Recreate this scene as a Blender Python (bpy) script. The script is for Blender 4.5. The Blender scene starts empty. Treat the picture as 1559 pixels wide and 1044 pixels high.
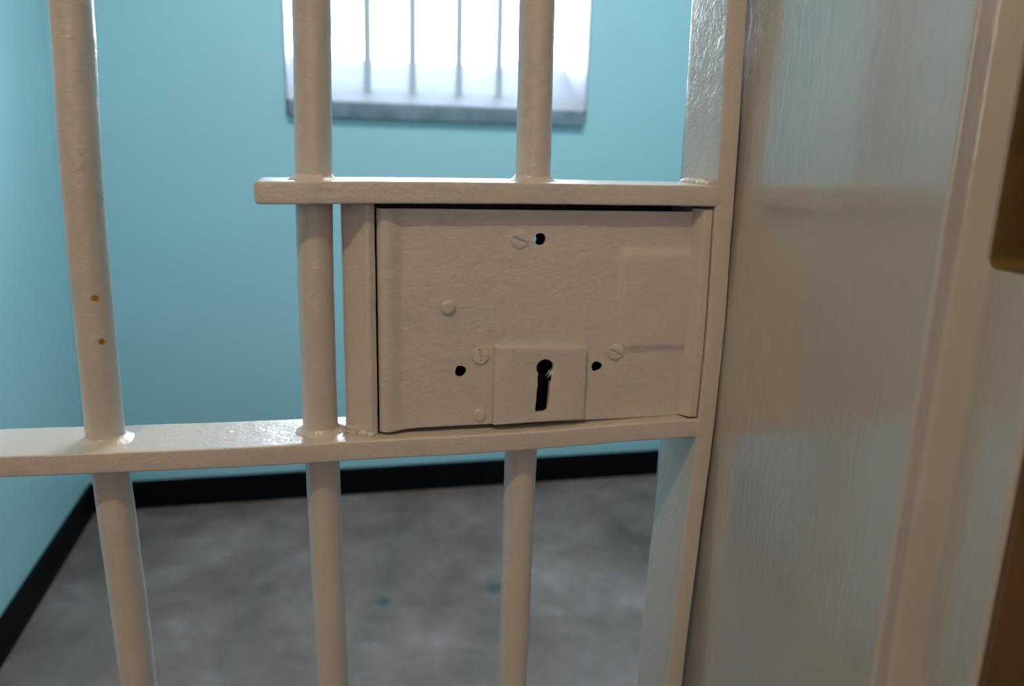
import bpy, bmesh, math
from mathutils import Vector, Matrix, noise

scene = bpy.context.scene
COL = scene.collection

# ------------------------------------------------------------------ camera
cam_data = bpy.data.cameras.new('camera')
cam = bpy.data.objects.new('camera', cam_data)
COL.objects.link(cam)
scene.camera = cam
cam_data.sensor_width = 36.0
cam_data.lens = 36.0 * 1230.36 / 1559.0
cam_data.clip_start = 0.02
cam_data.clip_end = 60
# rows: camera right, camera down, camera forward in world space
RR = [(0.97473466, -0.22147406, 0.02901015),
      (-0.02639433, -0.24317249, -0.96962389),
      (0.22180101, 0.9443603, -0.24287431)]
right, down, fwd = (Vector(r) for r in RR)
M = Matrix((right, -down, -fwd)).transposed().to_4x4()
M.translation = Vector((0, -0.5, 1.25))
cam.matrix_world = M
cam_data.dof.use_dof = True
cam_data.dof.focus_distance = 0.53
cam_data.dof.aperture_fstop = 6.8

# ------------------------------------------------------------------ world (bright overcast daylight)
world = bpy.data.worlds.new('world')
scene.world = world
world.use_nodes = True
bg = world.node_tree.nodes['Background']
_nt = world.node_tree
_tc = _nt.nodes.new('ShaderNodeTexCoord'); _sp = _nt.nodes.new('ShaderNodeSeparateXYZ'); _cr = _nt.nodes.new('ShaderNodeValToRGB')
_mp = _nt.nodes.new('ShaderNodeMapRange')
_nt.links.new(_tc.outputs['Generated'], _sp.inputs[0]); _nt.links.new(_sp.outputs['Z'], _mp.inputs['Value'])
_mp.inputs['From Min'].default_value = -1.0
_nt.links.new(_mp.outputs[0], _cr.inputs[0])
_e = _cr.color_ramp.elements          # ground, bright horizon haze, dimmer zenith
_e[0].position = 0.47; _e[0].color = (0.10, 0.10, 0.10, 1)
_e[1].position = 0.51; _e[1].color = (0.86, 0.93, 1.0, 1)
for _p, _c in ((0.62, (0.70, 0.82, 1.0, 1)), (0.78, (0.24, 0.31, 0.42, 1)), (1.0, (0.12, 0.17, 0.26, 1))):
    _n = _e.new(_p); _n.color = _c
_nt.links.new(_cr.outputs[0], bg.inputs['Color'])
bg.inputs['Strength'].default_value = 24.0

scene.view_settings.view_transform = 'Standard'
scene.view_settings.look = 'None'
scene.view_settings.exposure = 0.0
scene.view_settings.gamma = 1.0
scene.view_settings.use_curve_mapping = False
scene.cycles.use_denoising = True
scene.cycles.max_bounces = 10
scene.cycles.diffuse_bounces = 6
scene.cycles.caustics_reflective = False
scene.cycles.sample_clamp_indirect = 6.0


def area(name, loc, rot, sx, sy, power, color, portal=False):
    l = bpy.data.lights.new(name, 'AREA')
    l.shape = 'RECTANGLE'; l.size = sx; l.size_y = sy
    l.energy = power; l.color = color
    o = bpy.data.objects.new(name, l)
    COL.objects.link(o)
    o.location = loc; o.rotation_euler = rot
    if portal:
        l.cycles.is_portal = True
    return o


# the window opening lets the daylight in
area('window_portal', (0.385, 2.56, 1.86), (math.radians(-90), 0, 0), 0.99, 0.72, 1, (1, 1, 1), portal=True)
# corridor lamp, above and to the left behind the photographer
pl = bpy.data.lights.new('corridor_bulb', 'POINT')
pl.energy = 34; pl.color = (1.0, 0.76, 0.42); pl.shadow_soft_size = 0.008
po = bpy.data.objects.new('corridor_bulb', pl); COL.objects.link(po); po.location = (-0.50, -0.90, 2.64)
# added soft ambient fill from behind the camera, no known corridor window
area('corridor_fill_light', (-0.2, -2.26, 1.75), (math.radians(90), 0, 0), 2.4, 1.1, 6.5, (0.97, 0.94, 1.0))
# added fill below the cell ceiling to brighten the walls, unseen source
area('cell_fill_light', (0.50, 1.20, 2.70), (0, 0, 0), 0.8, 0.4, 25, (0.93, 0.97, 1.0))

# ------------------------------------------------------------------ materials


def nodes_of(name):
    m = bpy.data.materials.new(name)
    m.use_nodes = True
    nt = m.node_tree
    return m, nt, nt.nodes['Principled BSDF']


def N(nt, t, **kw):
    n = nt.nodes.new(t)
    for k, v in kw.items():
        if k in n.inputs:
            n.inputs[k].default_value = v
        else:
            setattr(n, k, v)
    return n


def noise_n(nt, vec, scale, detail=4, rough=0.5, dist=0.0):
    n = N(nt, 'ShaderNodeTexNoise')
    n.inputs['Scale'].default_value = scale
    n.inputs['Detail'].default_value = detail
    n.inputs['Roughness'].default_value = rough
    n.inputs['Distortion'].default_value = dist
    nt.links.new(vec, n.inputs['Vector'])
    return n.outputs['Fac']


def math_n(nt, op, a, b=None, c=None, clamp=False):
    n = nt.nodes.new('ShaderNodeMath'); n.operation = op; n.use_clamp = clamp
    for i, v in enumerate((a, b, c)):
        if v is None: continue
        if isinstance(v, (int, float)): n.inputs[i].default_value = v
        else: nt.links.new(v, n.inputs[i])
    return n.outputs[0]


def ramp(nt, fac, stops):
    r = nt.nodes.new('ShaderNodeValToRGB')
    els = r.color_ramp.elements
    while len(els) < len(stops): els.new(0.5)
    for e, (p, c) in zip(els, stops):
        e.position = p
        e.color = (*c, 1) if len(c) == 3 else c
    nt.links.new(fac, r.inputs[0])
    return r.outputs[0]


def mix_col(nt, fac, a, b, mode='MIX'):
    n = nt.nodes.new('ShaderNodeMix'); n.data_type = 'RGBA'; n.blend_type = mode
    for sock, v in ((n.inputs['Factor'], fac), (n.inputs[6], a), (n.inputs[7], b)):
        if isinstance(v, (int, float)): sock.default_value = v
        elif isinstance(v, tuple): sock.default_value = (*v, 1)
        else: nt.links.new(v, sock)
    return n.outputs[2]


def bump(nt, bsdf, height, strength, distance):
    b = nt.nodes.new('ShaderNodeBump')
    b.inputs['Strength'].default_value = strength
    b.inputs['Distance'].default_value = distance
    nt.links.new(height, b.inputs['Height'])
    nt.links.new(b.outputs[0], bsdf.inputs['Normal'])
    return b


def position(nt):
    return nt.nodes.new('ShaderNodeNewGeometry').outputs['Position']


def vec_scale(nt, v, s):
    n = nt.nodes.new('ShaderNodeVectorMath'); n.operation = 'MULTIPLY'
    nt.links.new(v, n.inputs[0]); n.inputs[1].default_value = s
    return n.outputs[0]


def spot(nt, pos, p, r, soft=0.3, nz=None, nza=0.0):
    n = nt.nodes.new('ShaderNodeVectorMath'); n.operation = 'DISTANCE'
    nt.links.new(pos, n.inputs[0]); n.inputs[1].default_value = p
    d = n.outputs['Value']
    if nz is not None:
        d = math_n(nt, 'ADD', d, math_n(nt, 'MULTIPLY', math_n(nt, 'SUBTRACT', nz, 0.5), nza))
    m = nt.nodes.new('ShaderNodeMapRange')
    nt.links.new(d, m.inputs['Value'])
    m.inputs['From Min'].default_value = r * (1 + soft); m.inputs['From Max'].default_value = r * (1 - soft)
    return m.outputs[0]


CREAM = (0.56, 0.505, 0.47)


def cream_paint(name, rough=0.3, bump_s=0.35, coat=0.35, vertical_brush=False, spots=(), base=CREAM, coat_rough=0.09):
    m, nt, b = nodes_of(name)
    pos = position(nt)
    n1 = noise_n(nt, pos, 9, 3)
    col = ramp(nt, n1, [(0.3, tuple(c * 0.95 for c in base)), (0.7, tuple(min(1, c * 1.04) for c in base))])
    fine = noise_n(nt, pos, 260, 3, 0.55)
    for p, r in spots:
        f = spot(nt, pos, p, r, 0.25, fine, 0.0012)
        col = mix_col(nt, f, col, (0.34, 0.15, 0.02))
    # tiny pin-prick chips
    vor = N(nt, 'ShaderNodeTexVoronoi'); vor.inputs['Scale'].default_value = 34
    nt.links.new(pos, vor.inputs['Vector'])
    chip = math_n(nt, 'LESS_THAN', vor.outputs['Distance'], 0.028)
    sel = math_n(nt, 'GREATER_THAN', noise_n(nt, pos, 14, 1), 0.6)
    col = mix_col(nt, math_n(nt, 'MULTIPLY', math_n(nt, 'MULTIPLY', chip, sel), 0.6), col, (0.12, 0.09, 0.07))
    nt.links.new(col, b.inputs['Base Color'])
    b.inputs['Roughness'].default_value = rough
    b.inputs['Coat Weight'].default_value = coat
    b.inputs['Coat Roughness'].default_value = coat_rough
    b.inputs['Coat IOR'].default_value = 1.5 if not vertical_brush else 1.85
    bv = vec_scale(nt, pos, (1.0, 1.0, 0.22) if vertical_brush else (0.7, 1.0, 1.0))
    h = math_n(nt, 'MULTIPLY', noise_n(nt, bv, 120, 4, 0.6, 0.6), 1.0)
    h = math_n(nt, 'ADD', h, math_n(nt, 'MULTIPLY', noise_n(nt, bv, 480, 3, 0.6), 0.45))
    h = math_n(nt, 'ADD', h, math_n(nt, 'MULTIPLY', noise_n(nt, pos, 32, 2), 1.6))
    # occasional paint lumps
    v2 = N(nt, 'ShaderNodeTexVoronoi'); v2.inputs['Scale'].default_value = 90
    nt.links.new(pos, v2.inputs['Vector'])
    lump = math_n(nt, 'MULTIPLY', math_n(nt, 'SUBTRACT', 0.22, v2.outputs['Distance'], clamp=True), 5.0)
    lump = math_n(nt, 'MULTIPLY', lump, math_n(nt, 'GREATER_THAN', noise_n(nt, pos, 55, 1), 0.73))
    h = math_n(nt, 'ADD', h, lump)
    bp = bump(nt, b, h, bump_s, 0.0011)
    nt.links.new(bp.outputs[0], b.inputs['Coat Normal'])
    return m


M_gate = cream_paint('gate_paint', rough=0.36, bump_s=0.6, spots=[((-0.1344, 0.0145, 1.1521), 0.0021), ((-0.1330, 0.0150, 1.1252), 0.0019)])
M_frame = cream_paint('frame_paint', rough=0.24, bump_s=0.3, coat=1.0, vertical_brush=True, base=(0.49, 0.465, 0.45), coat_rough=0.07)


def simple(name, color, rough=0.5, metallic=0.0, nscale=30, namp=0.15, bs=0.2, bd=0.001, coat=0.0, bscale=None):
    m, nt, b = nodes_of(name)
    pos = position(nt)
    n = noise_n(nt, pos, nscale, 5, 0.6)
    col = ramp(nt, n, [(0.25, tuple(c * (1 - namp) for c in color)), (0.75, tuple(min(1, c * (1 + namp)) for c in color))])
    nt.links.new(col, b.inputs['Base Color'])
    b.inputs['Roughness'].default_value = rough
    b.inputs['Metallic'].default_value = metallic
    b.inputs['Coat Weight'].default_value = coat
    if name.startswith('black'): b.inputs['Specular IOR Level'].default_value = 0.12
    bump(nt, b, noise_n(nt, pos, bscale or nscale * 6, 4), bs, bd)
    return m


M_wall = simple('turquoise_wall_paint', (0.41, 0.645, 0.685), 0.42, nscale=1.6, namp=0.035, bs=0.25, bd=0.002, bscale=45)
M_reveal = simple('white_window_reveal', (0.33, 0.33, 0.34), 0.55, nscale=4, namp=0.04, bscale=40)
M_sill = simple('grey_stone_sill', (0.20, 0.24, 0.28), 0.6, nscale=14, namp=0.35, bs=0.3, bscale=60)
M_skirt = simple('black_gloss_skirting', (0.0015, 0.0015, 0.002), 0.6, nscale=8, namp=0.2, bscale=30)
M_ceil = simple('white_ceiling_paint', (0.78, 0.79, 0.78), 0.7, nscale=3, namp=0.03)
M_corr = simple('corridor_wall_paint', (0.45, 0.44, 0.43), 0.6, nscale=3, namp=0.04)
M_brown = simple('dark_brown_door_trim', (0.12, 0.065, 0.028), 0.5, nscale=20, namp=0.2, bscale=80)  # even dark brown for the strips over the frame's corridor face
M_bar = simple('window_bar_paint', (0.55, 0.55, 0.58), 0.5, nscale=20, namp=0.05)
M_dark = simple('dark_lock_steel', (0.012, 0.012, 0.016), 0.5, metallic=0.3, nscale=60, namp=0.3)


def floor_material():
    m, nt, b = nodes_of('worn_concrete_floor')
    pos = position(nt)
    big = noise_n(nt, pos, 2.1, 6, 0.62, 0.5)
    mid = noise_n(nt, pos, 9, 7, 0.68, 0.4)
    f = math_n(nt, 'ADD', math_n(nt, 'MULTIPLY', big, 0.65), math_n(nt, 'MULTIPLY', mid, 0.35))
    col = ramp(nt, f, [(0.36, (0.112, 0.084, 0.071)), (0.46, (0.180, 0.131, 0.113)), (0.55, (0.235, 0.175, 0.160)), (0.68, (0.34, 0.270, 0.275))])
    brown = math_n(nt, 'MULTIPLY', math_n(nt, 'SUBTRACT', noise_n(nt, pos, 5.5, 5, 0.6), 0.52, clamp=True), 4.5, clamp=True)
    col = mix_col(nt, math_n(nt, 'MULTIPLY', brown, 0.5), col, (0.155, 0.105, 0.08))
    fn = noise_n(nt, pos, 60, 3)
    for p, r in (((0.131, 1.523, 0.0), 0.020), ((0.447, 1.536, 0.0), 0.026), ((0.475, 1.53, 0.0), 0.016)):
        col = mix_col(nt, math_n(nt, 'MULTIPLY', spot(nt, pos, p, r, 0.5, fn, 0.02), 0.8), col, (0.04, 0.075, 0.085))
    nt.links.new(col, b.inputs['Base Color'])
    rr = nt.nodes.new('ShaderNodeMapRange')
    nt.links.new(mid, rr.inputs['Value'])
    rr.inputs['From Min'].default_value = 0.3; rr.inputs['From Max'].default_value = 0.7
    rr.inputs['To Min'].default_value = 0.36; rr.inputs['To Max'].default_value = 0.55
    nt.links.new(rr.outputs[0], b.inputs['Roughness'])
    bump(nt, b, math_n(nt, 'ADD', mid, math_n(nt, 'MULTIPLY', fn, 0.3)), 0.25, 0.004)
    return m


M_floor = floor_material()

# ------------------------------------------------------------------ helpers


def link_mesh(name, me, mat, parent=None, smooth=True):
    o = bpy.data.objects.new(name, me)
    COL.objects.link(o)
    if mat is not None:
        me.materials.clear(); me.materials.append(mat)
    if smooth:
        me.polygons.foreach_set('use_smooth', [True] * len(me.polygons))
        me.set_sharp_from_angle(angle=math.radians(42))
    if parent is not None: o.parent = parent
    return o


def obj(name, bm, mat, parent=None, smooth=True):
    bmesh.ops.recalc_face_normals(bm, faces=bm.faces)
    me = bpy.data.meshes.new(name)
    bm.to_mesh(me); bm.free()
    return link_mesh(name, me, mat, parent, smooth)


def empty(name, loc=(0, 0, 0)):
    o = bpy.data.objects.new(name, None)
    COL.objects.link(o); o.location = loc
    return o


def box(bm, x0, x1, y0, y1, z0, z1, bev=0.0):
    r = bmesh.ops.create_cube(bm, size=1.0)
    vs = r['verts']
    bmesh.ops.scale(bm, verts=vs, vec=(x1 - x0, y1 - y0, z1 - z0))
    bmesh.ops.translate(bm, verts=vs, vec=((x0 + x1) / 2, (y0 + y1) / 2, (z0 + z1) / 2))
    if bev > 0:
        es = {e for v in vs for e in v.link_edges}
        bmesh.ops.bevel(bm, geom=list(es), offset=bev, segments=3, affect='EDGES', profile=0.5)


def interp(table, t):
    """smooth interpolation through (t, value) pairs, flat beyond the ends"""
    table = sorted(table)
    if t <= table[0][0]: return table[0][1]
    if t >= table[-1][0]: return table[-1][1]
    n = len(table)
    for i in range(n - 1):
        a, b = table[i], table[i + 1]
        if a[0] <= t <= b[0]:
            h = b[0] - a[0]; u = (t - a[0]) / h
            def sl(k):
                if k <= 0 or k >= n - 1: return 0.0 if (table[0][1] == table[1][1] or True) and (k <= 0 or k >= n - 1) else 0
                return (table[k + 1][1] - table[k - 1][1]) / (table[k + 1][0] - table[k - 1][0])
            m0, m1 = sl(i) * h, sl(i + 1) * h
            return ((2 * u**3 - 3 * u**2 + 1) * a[1] + (u**3 - 2 * u**2 + u) * m0 + (-2 * u**3 + 3 * u**2) * b[1] + (u**3 - u**2) * m1)


def lumpy(p, amp=0.00018, s=95):
    v = Vector(p)
    return (noise.noise(v * s) * amp + noise.noise(v * s * 0.3 + Vector((7, 3, 1))) * amp * 1.6)


def steps(a, b, dense_a, dense_b, fine, coarse):
    out = []; t = a
    while t < b - 1e-6:
        out.append(t)
        t += fine if dense_a <= t <= dense_b else min(coarse, (dense_a - t) if t < dense_a and dense_a - t > 1e-4 else coarse)
    out.append(b)
    return out


def rounded_poly(pts, radii, seg=5):
    """round the corners of a closed 2D polygon"""
    out = []
    n = len(pts)
    if isinstance(radii, (int, float)): radii = [radii] * n
    for i in range(n):
        p = Vector(pts[i]); a = Vector(pts[i - 1]); b = Vector(pts[(i + 1) % n]); r = radii[i]
        if r <= 0:
            out.append(tuple(p)); continue
        da = (a - p); db = (b - p)
        ra = min(r, da.length * 0.49, db.length * 0.49)
        pa = p + da.normalized() * ra; pb = p + db.normalized() * ra
        for k in range(seg + 1):
            u = k / seg
            out.append(tuple((1 - u) ** 2 * pa + 2 * u * (1 - u) * p + u * u * pb))
    return out


def densify(poly, d):
    out = []
    n = len(poly)
    for i in range(n):
        a = Vector(poly[i]); b = Vector(poly[(i + 1) % n])
        k = max(1, int((b - a).length / d))
        for j in range(k): out.append(tuple(a + (b - a) * j / k))
    return out


def sweep(profile, ts, place, lump=0.00018, cap_round=0.0):
    """profile: closed list of (a, b); place(t, a, b) -> xyz"""
    bm = bmesh.new()
    rings = []
    tt = [(t, 0.0) for t in ts]
    for t, _ in tt:
        ins = 0.0
        if cap_round > 0:
            e = min(t - ts[0], ts[-1] - t)
            if e < cap_round:
                x = 1 - e / cap_round
                ins = cap_round * (1 - math.sqrt(max(0, 1 - x * x)))
        ring = []
        for a, b in profile:
            L = math.hypot(a, b)
            k = 1.0
            q = Vector(place(t, a * (1 - min(0.5, ins / max(abs(a), 1e-4, 0.004))) if ins else a, b * (1 - min(0.6, ins / max(abs(b), 0.004))) if ins else b))
            c = Vector(place(t, 0, 0))
            if lump:
                d = (q - c)
                if d.length > 1e-6: q += d.normalized() * lumpy(q, lump)
            ring.append(bm.verts.new(q))
        rings.append(ring)
    n = len(profile)
    for r0, r1 in zip(rings, rings[1:]):
        for i in range(n):
            bm.faces.new((r0[i], r0[(i + 1) % n], r1[(i + 1) % n], r1[i]))
    bm.faces.new(rings[0]); bm.faces.new(rings[-1][::-1])
    return bm


def circle(r, n=28):
    return [(r * math.cos(2 * math.pi * i / n), r * math.sin(2 * math.pi * i / n)) for i in range(n)]


def plate_from_outline(outer, holes, y_front, y_back, bevel=0.0004):
    """flat plate in the XZ plane with true holes; returns a mesh"""
    cu = bpy.data.curves.new('tmp', 'CURVE')
    cu.dimensions = '2D'; cu.fill_mode = 'BOTH'
    th = y_back - y_front
    cu.extrude = th / 2 - bevel; cu.bevel_depth = bevel; cu.bevel_resolution = 2; cu.offset = -bevel
    for loop in [outer] + holes:
        s = cu.splines.new('POLY'); s.points.add(len(loop) - 1); s.use_cyclic_u = True
        for p, (x, z) in zip(s.points, loop): p.co = (x, z, 0, 1)
    o = bpy.data.objects.new('tmp', cu); COL.objects.link(o)
    bpy.context.view_layer.update()
    me = bpy.data.meshes.new_from_object(o.evaluated_get(bpy.context.evaluated_depsgraph_get()))
    bpy.data.objects.remove(o); bpy.data.curves.remove(cu)
    for v in me.vertices:
        x, z, d = v.co
        v.co = (x, (y_front + y_back) / 2 - d, z)
    bm = bmesh.new(); bm.from_mesh(me); bpy.data.meshes.remove(me)
    bmesh.ops.remove_doubles(bm, verts=bm.verts, dist=1e-6)
    return bm


def boolean_cut(bm, cutters):
    bmesh.ops.recalc_face_normals(bm, faces=bm.faces)
    me = bpy.data.meshes.new('tmp'); bm.to_mesh(me); bm.free()
    o = bpy.data.objects.new('tmp', me); COL.objects.link(o)
    tmp = [o]
    for cb in cutters:
        bmesh.ops.recalc_face_normals(cb, faces=cb.faces)
        cm = bpy.data.meshes.new('cut'); cb.to_mesh(cm); cb.free()
        c = bpy.data.objects.new('cut', cm); COL.objects.link(c); tmp.append(c)
        md = o.modifiers.new('b', 'BOOLEAN'); md.operation = 'DIFFERENCE'; md.object = c; md.solver = 'EXACT'
    bpy.context.view_layer.update()
    res = bpy.data.meshes.new_from_object(o.evaluated_get(bpy.context.evaluated_depsgraph_get()))
    for t in tmp: bpy.data.objects.remove(t)
    return res


def prism_y(loop, y0, y1):
    bm = bmesh.new()
    a = [bm.verts.new((x, y0, z)) for x, z in loop]
    b = [bm.verts.new((x, y1, z)) for x, z in loop]
    n = len(loop)
    for i in range(n): bm.faces.new((a[i], a[(i + 1) % n], b[(i + 1) % n], b[i]))
    bm.faces.new(a[::-1]); bm.faces.new(b)
    return bm


def struct(name, bm, mat, parent=None, smooth=False):
    o = obj(name, bm, mat, parent, smooth)
    if parent is None: o['kind'] = 'structure'
    return o


# ------------------------------------------------------------------ the cell and corridor shell
XL, XR, YB, ZC = -0.792, 1.62, 2.25, 2.75
WF0, WF1 = -0.222, 0.085           # front wall, corridor side and cell side

bm = bmesh.new(); box(bm, -2.6, 2.8, -2.3, 2.65, -0.12, 0.0); struct('floor', bm, M_floor)
bm = bmesh.new(); box(bm, -2.6, 2.8, -2.3, 2.65, ZC, ZC + 0.12); struct('ceiling', bm, M_ceil)
bm = bmesh.new(); box(bm, XL - 0.15, XL, WF1, YB, 0, ZC); struct('wall_left', bm, M_wall)
bm = bmesh.new(); box(bm, XR, XR + 0.15, WF1, YB, 0, ZC); struct('wall_right', bm, M_wall)

# back wall with the splayed window opening
WX0, WX1, WZ0, WZ1, WD = -0.110, 0.8825, 1.3565, 2.20, 0.30
bm = bmesh.new()
box(bm, XL - 0.15, WX0, YB, YB + WD, 0, ZC)
box(bm, WX1, XR + 0.15, YB, YB + WD, 0, ZC)
box(bm, WX0, WX1, YB, YB + WD, 0, 1.306)
box(bm, WX0, WX1, YB, YB + WD, WZ1, ZC)
bmesh.ops.remove_doubles(bm, verts=bm.verts, dist=1e-5)
wall_back = struct('wall_back', bm, M_wall)

# front wall with the doorway
bm = bmesh.new()
box(bm, -2.6, -0.60, WF0, WF1, 0, ZC)
box(bm, 0.345, 2.8, WF0, WF1, 0, ZC)
box(bm, -0.60, 0.345, WF0, WF1, 2.12, ZC)
wf = struct('wall_front', bm, M_corr)
me = wf.data; me.materials.append(M_wall)
for p in me.polygons:
    if p.normal.y > 0.5: p.material_index = 1
bm = bmesh.new(); box(bm, -2.6, 2.8, -2.4, -2.3, 0, ZC); struct('wall_corridor', bm, M_corr)
bm = bmesh.new(); box(bm, -2.7, -2.6, -2.4, WF1, 0, ZC); struct('wall_corridor_left', bm, M_corr)
bm = bmesh.new(); box(bm, 2.8, 2.9, -2.4, WF1, 0, ZC); struct('wall_corridor_right', bm, M_corr)

# skirting
bm = bmesh.new(); box(bm, XL + 0.016, XR - 0.016, YB - 0.016, YB, 0.0, 0.0985, 0.003); struct('baseboard_back', bm, M_skirt)
bm = bmesh.new(); box(bm, XL, XL + 0.016, WF1, YB, 0.0, 0.0985, 0.003); struct('baseboard_left', bm, M_skirt)
bm = bmesh.new(); box(bm, XR - 0.016, XR, WF1, YB, 0.0, 0.0985, 0.003); struct('baseboard_right', bm, M_skirt)

# window: white lined opening, stone sill, upright bars
win = empty('window_1', (0.386, YB, 1.36)); win['kind'] = 'structure'


def wchild(name, bm, mat, smooth=False):
    bmesh.ops.translate(bm, verts=bm.verts, vec=(-0.386, -YB, -1.36))
    return obj(name, bm, mat, win, smooth)


bm = bmesh.new()                      # sloped white sill bed rising to the outside
vs = [bm.verts.new(v) for v in [(WX0, YB - 0.002, 1.357), (WX1, YB - 0.002, 1.355), (WX1, YB + WD, 1.512), (WX0, YB + WD, 1.512),
                                (WX0, YB - 0.002, 1.308), (WX1, YB - 0.002, 1.308), (WX1, YB + WD, 1.308), (WX0, YB + WD, 1.308)]]
for f in ((0, 1, 2, 3), (4, 7, 6, 5), (0, 4, 5, 1), (1, 5, 6, 2), (2, 6, 7, 3), (3, 7, 4, 0)): bm.faces.new([vs[i] for i in f])
wchild('sloped_sill', bm, M_reveal)
bm = bmesh.new()
T = 0.006
box(bm, WX0, WX0 + T, YB - 0.002, YB + WD, 1.34, WZ1)
box(bm, WX1 - T, WX1, YB - 0.002, YB + WD, 1.34, WZ1)
box(bm, WX0 + T, WX1 - T, YB - 0.002, YB + WD, WZ1 - T, WZ1)
wchild('reveal_lining', bm, M_reveal)
bm = bmesh.new(); box(bm, -0.100, 0.871, YB - 0.020, YB + 0.01, 1.303, 1.353, 0.004)
wchild('sill_edge', bm, M_sill, True)
for i, bx in enumerate((0.004, 0.151, 0.298, 0.4535, 0.5905, 0.737)):
    bm = sweep(circle(0.0145, 16), [1.36, 1.6, 1.9, WZ1 + 0.02], lambda t, a, b, bx=bx: (bx + a, YB + 0.085 + b, t), 0)
    wchild('window_bar', bm, M_bar, True)

# ------------------------------------------------------------------ steel door frame (structure)
frame = empty('door_1', (0, -0.06, 0)); frame['kind'] = 'structure'
FX, SX, SY, EY = 0.270, 0.2905, -0.1895, -0.2300


def jamb_profile(sgn=1, cx=0.0):
    pts = [(FX, 0.100), (FX, SY), (0.2840, SY + 0.0065), (SX, SY - 0.0060), (SX, EY), (0.352, EY), (0.352, 0.100)]
    rad = [0.006, 0.003, 0.003, 0.004, 0.0035, 0.002, 0.002]
    out = rounded_poly(pts, rad, 5)
    return [(cx + sgn * x, y) for x, y in out]


def extrude_z(poly, z0, z1):
    bm = bmesh.new()
    a = [bm.verts.new((x, y + 0.06, z0)) for x, y in poly]
    b = [bm.verts.new((x, y + 0.06, z1)) for x, y in poly]
    n = len(poly)
    for i in range(n): bm.faces.new((a[i], a[(i + 1) % n], b[(i + 1) % n], b[i]))
    bm.faces.new(a[::-1]); bm.faces.new(b)
    return bm


hole = rounded_poly([(-0.1945, 1.2005), (-0.2225, 1.2005), (-0.2225, 1.302), (-0.1945, 1.302)], 0.0055, 6)
cut = bmesh.new()
a = [cut.verts.new((SX - 0.01, y + 0.06, z)) for y, z in hole]
b = [cut.verts.new((SX + 0.022, y + 0.06, z)) for y, z in hole]
for i in range(len(hole)): cut.faces.new((a[i], a[(i + 1) % len(hole)], b[(i + 1) % len(hole)], b[i]))
cut.faces.new(a); cut.faces.new(b[::-1])
jm = boolean_cut(extrude_z(jamb_profile(), 0, 2.06), [cut])
link_mesh('strike_jamb', jm, M_frame, frame)
# strike box behind the slot, warm reflected light put into its colour
M_strike = simple('strike_box_warm_light', (0.22, 0.15, 0.06), 0.45, metallic=0.5, nscale=40, namp=0.3)
bm = bmesh.new()
hi = rounded_poly([(-0.1955, 1.2015), (-0.2215, 1.2015), (-0.2215, 1.301), (-0.1955, 1.301)], 0.005, 6)
x0, x1 = SX + 0.001, SX + 0.0212
ra = [bm.verts.new((x0, y + 0.06, z)) for y, z in hole]
rb = [bm.verts.new((x0, y + 0.06, z)) for y, z in hi]
rc = [bm.verts.new((x1 - 0.001, y + 0.06, z)) for y, z in hi]
rd = [bm.verts.new((x1, y + 0.06, z)) for y, z in hole]
n = len(hole)
for r0, r1 in ((ra, rb), (rb, rc), (rd, ra)):
    for i in range(n): bm.faces.new((r0[i], r0[(i + 1) % n], r1[(i + 1) % n], r1[i]))
bm.faces.new(rc); bm.faces.new(rd)
obj('strike_box', bm, M_strike, frame)
bmj = extrude_z(jamb_profile(-1, -0.264), 0, 2.06)
obj('hinge_jamb', bmj, M_frame, frame)
bm = bmesh.new(); box(bm, -0.60, 0.345, EY + 0.06, 0.160, 2.06, 2.12, 0.003)
obj('frame_head', bm, M_frame, frame)

for i, (xa, xb, za, zb) in enumerate(((SX + 0.0012, 0.40, 0, 2.17), (-0.655, -0.5557, 0, 2.17), (-0.5557, SX + 0.0012, 2.1, 2.17))):
    bm = bmesh.new(); box(bm, xa, xb, EY - 0.004, EY - 0.0005, za, zb, 0.001)
    struct('trim_%d' % (i + 1), bm, M_brown)

# ------------------------------------------------------------------ the barred gate
gate = empty('barred_gate', (0, 0, 0.0))
gate['label'] = 'cream painted steel barred gate with a lock box, standing in the cell doorway'
gate['category'] = 'gate'
Z0, Z1 = 0.02, 1.99
BAR1 = [(0.70, -0.1325), (0.88, -0.1332), (1.0356, -0.1376), (1.0681, -0.1386), (1.1717, -0.1383), (1.2253, -0.1377), (1.3179, -0.1345), (1.5, -0.133)]
BAR2 = [(0.70, -0.0025), (0.862, -0.0032), (1.035, -0.0058), (1.0736, -0.0065), (1.129, -0.0067), (1.206, -0.0063), (1.23, -0.0059), (1.326, -0.0042), (1.5, -0.0035)]
BAR3 = [(0.70, 0.1309), (0.843, 0.1313), (1.034, 0.1323), (1.2313, 0.1339), (1.335, 0.1328), (1.5, 0.132)]
BR = 0.01135


def gate_bar(table, z0, z1, visible=True):
    zs = steps(z0, z1, 0.80, 1.36, 0.0025 if visible else 0.03, 0.03)
    bm = sweep(circle(BR, 32), zs, lambda t, a, b: (interp(table, t) + a, 0.025 + b, t), 0.00016 if visible else 0)
    return obj('bar', bm, M_gate, gate)


bars = [gate_bar(BAR1, Z0, Z1), gate_bar(BAR2, Z0, Z1), gate_bar(BAR3, 1.218, Z1), gate_bar(BAR3, Z0, 1.050),
        gate_bar([(1, -0.268), (2, -0.268)], Z0, Z1, False), gate_bar([(1, -0.398), (2, -0.398)], Z0, Z1, False)]
bar1, bar2, bar3t, bar3b = bars[:4]

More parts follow.
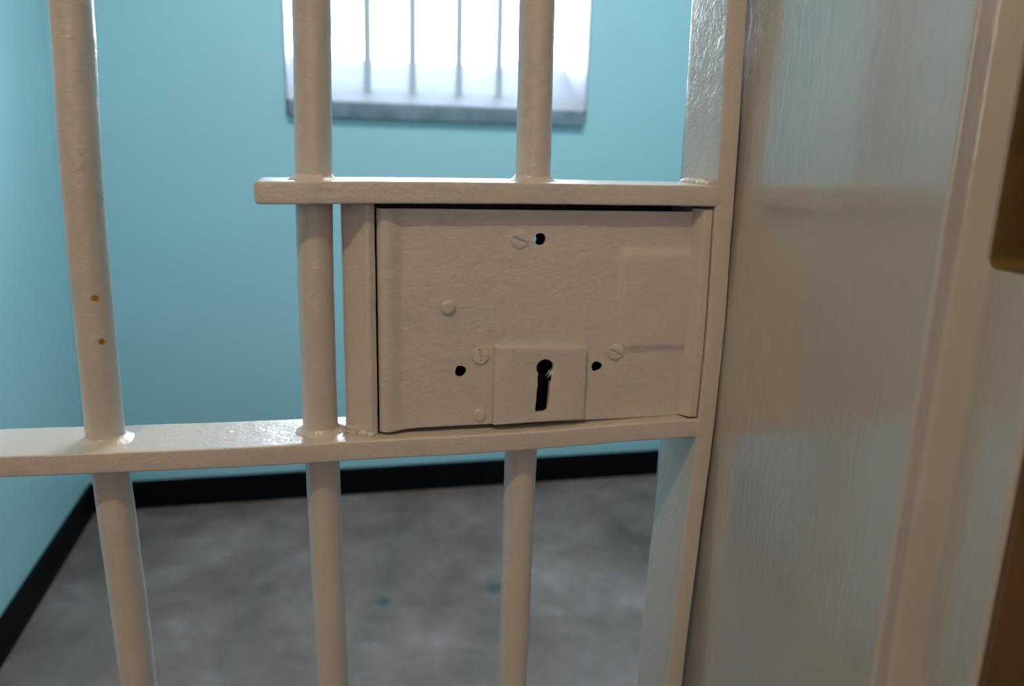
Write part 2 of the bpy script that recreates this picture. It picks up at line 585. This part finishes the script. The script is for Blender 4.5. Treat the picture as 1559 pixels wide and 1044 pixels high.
RAIL = densify(rounded_poly([(-0.025, -0.0067), (0.025, -0.0067), (0.025, 0.0067), (-0.025, 0.0067)], 0.0013, 4), 0.0035)
LOWZ = [(-0.30, 1.0545), (-0.19, 1.0540), (-0.134, 1.0529), (-0.042, 1.0517), (0.0067, 1.0519), (0.12, 1.0521), (0.2535, 1.0550)]
TOPZ = [(-0.0395, 1.2160), (0.029, 1.2172), (0.115, 1.2179), (0.2535, 1.2181)]


def gate_rail(name, x0, x1, table, lump=0.00022, cap=0.0):
    xs = steps(x0, x1, -0.25, 0.3, 0.003, 0.03)
    if cap:
        xs = [x0, x0 + 0.0004, x0 + 0.001, x0 + 0.0018, x0 + 0.003] + [x for x in xs if x > x0 + 0.004]
    bm = sweep(RAIL, xs, lambda t, a, b: (t, 0.025 + a, interp(table, t) + b), lump, cap)
    return obj(name, bm, M_gate, gate)


low_rail = gate_rail('middle_rail', -0.515, 0.2590, LOWZ)
top_rail = gate_rail('lock_rail', -0.0402, 0.2590, TOPZ, cap=0.003)
for z in (Z0, Z1):
    gate_rail('end_rail', -0.515, 0.2565, [(0, z), (1, z)], 0)

POST = [(0.70, 0.2545), (0.843, 0.2550), (0.96, 0.2582), (1.04, 0.2611), (1.08, 0.2622), (1.13, 0.2625), (1.20, 0.2607), (1.25, 0.2597), (1.34, 0.2569), (1.5, 0.256)]
PT = 0.00655
STILE = densify(rounded_poly([(-PT, 0), (PT, 0), (PT, 0.0555), (-PT, 0.0555)], 0.0013, 4), 0.0035)
zs = steps(Z0 - 0.006, Z1 + 0.006, 0.80, 1.38, 0.003, 0.03)
obj('stile', sweep(STILE, zs, lambda t, a, b: (interp(POST, t) + a, b, t), 0.00018), M_gate, gate)
bm = sweep(STILE, [Z0 - 0.006, Z1 + 0.006], lambda t, a, b: (-0.520 + a, b, t), 0)
obj('stile', bm, M_gate, gate)
for z in (0.35, 1.65):
    bm = sweep(circle(0.009, 20), [z - 0.05, z - 0.002, z + 0.002, z + 0.05], lambda t, a, b: (-0.5320 + a * (0.75), 0.006 + b, t), 0)
    obj('hinge', bm, M_gate, gate)


# weld beads
def bead_ring(cx, cy, z, up, r=BR, w=0.0042, h=0.0034, seed=0.0):
    bm = bmesh.new(); n = 48; rings = []
    prof = [(0.0, 1.25), (0.10, 1.0), (0.28, 0.62), (0.55, 0.33), (0.85, 0.12), (1.05, -0.15)]
    for i in range(n):
        th = 2 * math.pi * i / n
        d = Vector((math.cos(th), math.sin(th), 0))
        q = 1 + 0.35 * noise.noise(d * 2.2 + Vector((seed, seed * 0.7, 0))) + 0.18 * noise.noise(d * 7 + Vector((seed, 0, 4)))
        ring = []
        for a, b in prof:
            ww = w * q
            p = Vector((cx, cy, z)) + d * (r - 0.0006 + a * ww) + Vector((0, 0, up * b * h * q))
            p.y = max(p.y, 0.0006); p.y = min(p.y, 0.0495)
            ring.append(bm.verts.new(p))
        rings.append(ring)
    for i in range(n):
        r0, r1 = rings[i], rings[(i + 1) % n]
        for k in range(len(prof) - 1): bm.faces.new((r0[k], r0[k + 1], r1[k + 1], r1[k]))
    bm.faces.new([r[0] for r in rings]); bm.faces.new([r[-1] for r in rings][::-1])
    return bm


RT = 0.0067
obj('weld_bead', bead_ring(interp(BAR1, 1.06), 0.025, 1.0529 + RT, 1, w=0.0062, h=0.0030, seed=1.1), M_gate, bar1)
obj('weld_bead', bead_ring(interp(BAR2, 1.06), 0.025, 1.0518 + RT, 1, w=0.0056, h=0.0034, seed=2.7), M_gate, bar2)
obj('weld_bead', bead_ring(interp(BAR2, 1.225), 0.025, interp(TOPZ, -0.006) + RT, 1, w=0.0046, h=0.0034, seed=4.2), M_gate, bar2)
obj('weld_bead', bead_ring(interp(BAR3, 1.225), 0.025, interp(TOPZ, 0.133) + RT, 1, w=0.0052, h=0.0036, seed=6.0), M_gate, bar3t)


def blob_bead(p0, p1, r, seed, n=26, m=12):
    """lumpy weld bead along a straight line"""
    bm = bmesh.new(); p0 = Vector(p0); p1 = Vector(p1); ax = (p1 - p0).normalized()
    u = ax.orthogonal().normalized(); v = ax.cross(u); rings = []
    for i in range(n + 1):
        t = i / n
        e = math.sin(math.pi * min(1, max(0.0, 0.06 + 0.88 * t))) ** 0.35
        c = p0.lerp(p1, t)
        q = 1 + 0.42 * math.sin(t * n * 0.95 + seed) * 0.6 + 0.5 * noise.noise(Vector((t * 9, seed, 0)))
        ring = []
        for k in range(m):
            a = 2 * math.pi * k / m
            rr = r * e * q * (1 + 0.22 * noise.noise(Vector((math.cos(a) * 1.5, math.sin(a) * 1.5, t * 8 + seed))))
            ring.append(bm.verts.new(c + u * math.cos(a) * rr + v * math.sin(a) * rr))
        rings.append(ring)
    for r0, r1 in zip(rings, rings[1:]):
        for k in range(m): bm.faces.new((r0[k], r0[(k + 1) % m], r1[(k + 1) % m], r1[k]))
    bm.faces.new(rings[0]); bm.faces.new(rings[-1][::-1])
    return bm


obj('weld_bead', blob_bead((0.2515, 0.004, 1.2247), (0.2515, 0.049, 1.2247), 0.0036, 1.3, 40), M_gate, top_rail)
# ------------------------------------------------------------------ lock box
# left guard strip with a bevelled face
GL = rounded_poly([(0.0303, 0.0100), (0.0258, 0.0072), (0.0103, 0.0205), (0.0103, 0.046), (0.0303, 0.046)], [0.0005, 0.0022, 0.003, 0.001, 0.001], 5)
gc = (0.0205, 0.026)
GLr = densify([(x - gc[0], y - gc[1]) for x, y in GL], 0.004)
zs = [1.0586 + i * (1.2110 - 1.0586) / 60 for i in range(61)]
guard = obj('guard_strip', sweep(GLr, zs, lambda t, a, b: (gc[0] + a + (1.135 - t) * 0.004, gc[1] + b, t), 0.00022), M_gate, gate)
obj('weld_bead', blob_bead((0.0085, 0.0185, 1.0600), (0.0285, 0.0085, 1.0592), 0.0031, 3.9, 34), M_gate, guard)
obj('weld_bead', blob_bead((0.0100, 0.0165, 1.0630), (0.0215, 0.0112, 1.0622), 0.0024, 0.4, 20), M_gate, guard)

# right strip, folded face
RS = rounded_poly([(-0.0108, 0.0095), (-0.0058, 0.0022), (0.0002, 0.0020), (0.0002, 0.046), (-0.0108, 0.046)], [0.0004, 0.0009, 0.0009, 0.001, 0.001], 4)
rc_ = (-0.005, 0.025)
RSr = densify([(x - rc_[0], y - rc_[1]) for x, y in RS], 0.004)
zs = [1.0632 + i * (1.2092 - 1.0632) / 60 for i in range(61)]
obj('edge_strip', sweep(RSr, zs, lambda t, a, b: (interp(POST, t) - PT - 0.0009 + rc_[0] + a, rc_[1] + b, t), 0.00012), M_gate, gate)

# front plate: dense pressed sheet
TLc, BLc, TRc, BRc = (0.0312, 1.2070), (0.0318, 1.0608), (0.2464, 1.2068), (0.2500, 1.0617)


def smooth(a, b, t):
    t = max(0.0, min(1.0, (t - a) / (b - a))); return t * t * (3 - 2 * t)


def plate_y(x, z, u, v):
    y = 0.0100
    d = x - (0.0312 + (1.207 - z) * 0.004)
    y -= 0.0026 * smooth(-0.0006, 0.0035, d) * (1 - smooth(0.0065, 0.0165, d))
    y += 0.0010 * (1 - smooth(0.0, 0.0014, d))
    bx = 0.1930 + (1.18 - z) * 0.05
    e = smooth(bx - 0.0025, bx + 0.0035, x) * smooth(1.1090, 1.1165, z) * (1 - smooth(1.1755, 1.1850, z))
    y -= 0.0015 * e
    y -= 0.0005 * math.sin(math.pi * u) * math.sin(math.pi * v)
    return y + lumpy((x, 0, z), 0.00012, 60)


nu, nv = 220, 150
bm = bmesh.new(); TH = 0.0022
F = []; Bk = []
for j in range(nv + 1):
    v = j / nv; fr = []; br = []
    for i in range(nu + 1):
        u = i / nu
        xa = BLc[0] + (TLc[0] - BLc[0]) * v; xb = BRc[0] + (TRc[0] - BRc[0]) * v
        za = BLc[1] + (TLc[1] - BLc[1]) * v; zb = BRc[1] + (TRc[1] - BRc[1]) * v
        x = xa + (xb - xa) * u; z = za + (zb - za) * u
        if v < 0.5:   # wavy lower edge, the rolled corner hangs a little lower
            z += (1 - v * 2) * (0.0011 * smooth(0.03, 0.13, u) * (1 - smooth(0.3, 0.8, u)))
        y = plate_y(x, z, u, v)
        ed = min(u * 0.215, (1 - u) * 0.215, v * 0.146, (1 - v) * 0.146)
        y += 0.0005 * (1 - smooth(0, 0.001, ed))
        fr.append(bm.verts.new((x, y, z))); br.append(bm.verts.new((x, y + TH, z)))
    F.append(fr); Bk.append(br)
for j in range(nv):
    for i in range(nu):
        bm.faces.new((F[j][i], F[j][i + 1], F[j + 1][i + 1], F[j + 1][i]))
        bm.faces.new((Bk[j][i], Bk[j + 1][i], Bk[j + 1][i + 1], Bk[j][i + 1]))
for i in range(nu):
    bm.faces.new((F[0][i], Bk[0][i], Bk[0][i + 1], F[0][i + 1]))
    bm.faces.new((F[nv][i], F[nv][i + 1], Bk[nv][i + 1], Bk[nv][i]))
for j in range(nv):
    bm.faces.new((F[j][0], F[j + 1][0], Bk[j + 1][0], Bk[j][0]))
    bm.faces.new((F[j][nu], Bk[j][nu], Bk[j + 1][nu], F[j + 1][nu]))


def ring2(cx, cz, r, n=20, wob=0.0, seed=0):
    return [(cx + (r + wob * r * noise.noise(Vector((math.cos(a) * 1.7, math.sin(a) * 1.7, seed)))) * math.cos(a),
             cz + (r + wob * r * noise.noise(Vector((math.cos(a) * 1.7, math.sin(a) * 1.7, seed)))) * math.sin(a))
            for a in (2 * math.pi * i / n for i in range(n))]


cuts = [prism_y(ring2(0.1364, 1.1882, 0.0040, 22, 0.1, 1), 0.0, 0.02),
        prism_y(ring2(0.0852, 1.1004, 0.0039, 18, 0.2, 5), 0.0, 0.02),
        prism_y(ring2(0.1801, 1.1004, 0.0038, 14, 0.22, 9), 0.0, 0.02),
        prism_y([(0.134, 1.068), (0.150, 1.068), (0.150, 1.110), (0.134, 1.110)], 0.0, 0.02)]
pm = boolean_cut(bm, cuts)
plate = link_mesh('lock_plate', pm, M_gate, gate)

# lock mechanism behind the plate: dark back plate of the case, with see-through holes
bm = plate_from_outline([(0.0250, 1.0560), (0.2500, 1.0570), (0.2480, 1.2130), (0.0250, 1.2130)],
                        [ring2(0.1400, 1.1842, 0.0034, 20)[::-1], ring2(0.1582, 1.0880, 0.0016, 20)[::-1]], 0.0440, 0.0475, 0.0003)
obj('lock_case', bm, M_dark, gate)

# escutcheon with the keyhole
kc = (0.1421, 1.1021); kr = 0.0059
key = []
for i in range(25):
    a = math.radians(-62 + (360 - 56) * i / 24)
    key.append((kc[0] + kr * math.cos(a), kc[1] + kr * math.sin(a)))
key[-1] = (kc[0] - 0.0047, kc[1] - 0.0040)
key[0] = (kc[0] + 0.0040, kc[1] - 0.0042)
left = [(0.1372, 1.0955), (0.1376, 1.0905), (0.1370, 1.0860), (0.1369, 1.0800), (0.1365, 1.0750), (0.1364, 1.0718), (0.1372, 1.0706)]
rightp = [(0.1405, 1.0702), (0.1440, 1.0708), (0.1452, 1.0722), (0.1455, 1.0780), (0.1459, 1.0850), (0.1461, 1.0930)]
key = key + left + rightp
outer = rounded_poly([(0.1072, 1.0630), (0.1712, 1.0645), (0.1710, 1.1160), (0.1073, 1.1178)], 0.0014, 4)
bm = plate_from_outline(outer, [key[::-1]], 0.0052, 0.0100, 0.0005)
obj('escutcheon', bm, M_gate, plate)


def screw(cx, cz, r, ang, yf=0.00945):
    c, s = math.cos(math.radians(ang)), math.sin(math.radians(ang))
    w, L = 0.00058, r * 0.86
    slot = [(cx + a * c - b * s, cz + a * s + b * c) for a, b in ((-L, -w), (L, -w), (L, w), (-L, w))]
    bm = plate_from_outline(ring2(cx, cz, r, 40), [slot[::-1]], yf - 0.0008, yf + 0.0012, 0.00018)
    return obj('screw', bm, M_gate, plate)


screw(0.1227, 1.1881, 0.0056, -24)
screw(0.0983, 1.1109, 0.0056, -82)
screw(0.1933, 1.1107, 0.0054, -28)


def rivet(cx, cz, r, h, yf=0.0097):
    bm = bmesh.new(); prof = [(1.0, -1.2), (1.0, 0.35), (0.93, 0.75), (0.8, 0.95), (0.5, 0.98), (0.3, 1.0), (0.0, 1.02)]
    rings = []
    for a, b in prof:
        rings.append([bm.verts.new((cx + a * r * math.cos(t), yf - b * h, cz + a * r * math.sin(t))) for t in (2 * math.pi * i / 32 for i in range(32))] if a else None)
    top = bm.verts.new((cx, yf - 1.02 * h, cz))
    rr = [x for x in rings if x]
    for r0, r1 in zip(rr, rr[1:]):
        for i in range(32): bm.faces.new((r0[i], r0[(i + 1) % 32], r1[(i + 1) % 32], r1[i]))
    for i in range(32): bm.faces.new((rr[-1][i], rr[-1][(i + 1) % 32], top))
    bm.faces.new(rr[0])
    return obj('rivet', bm, M_gate, plate)


rivet(0.0764, 1.1438, 0.0048, 0.0017)
rivet(0.0763, 1.2013, 0.0047, 0.0006)
rivet(0.0987, 1.0694, 0.0044, 0.0015, 0.0100)
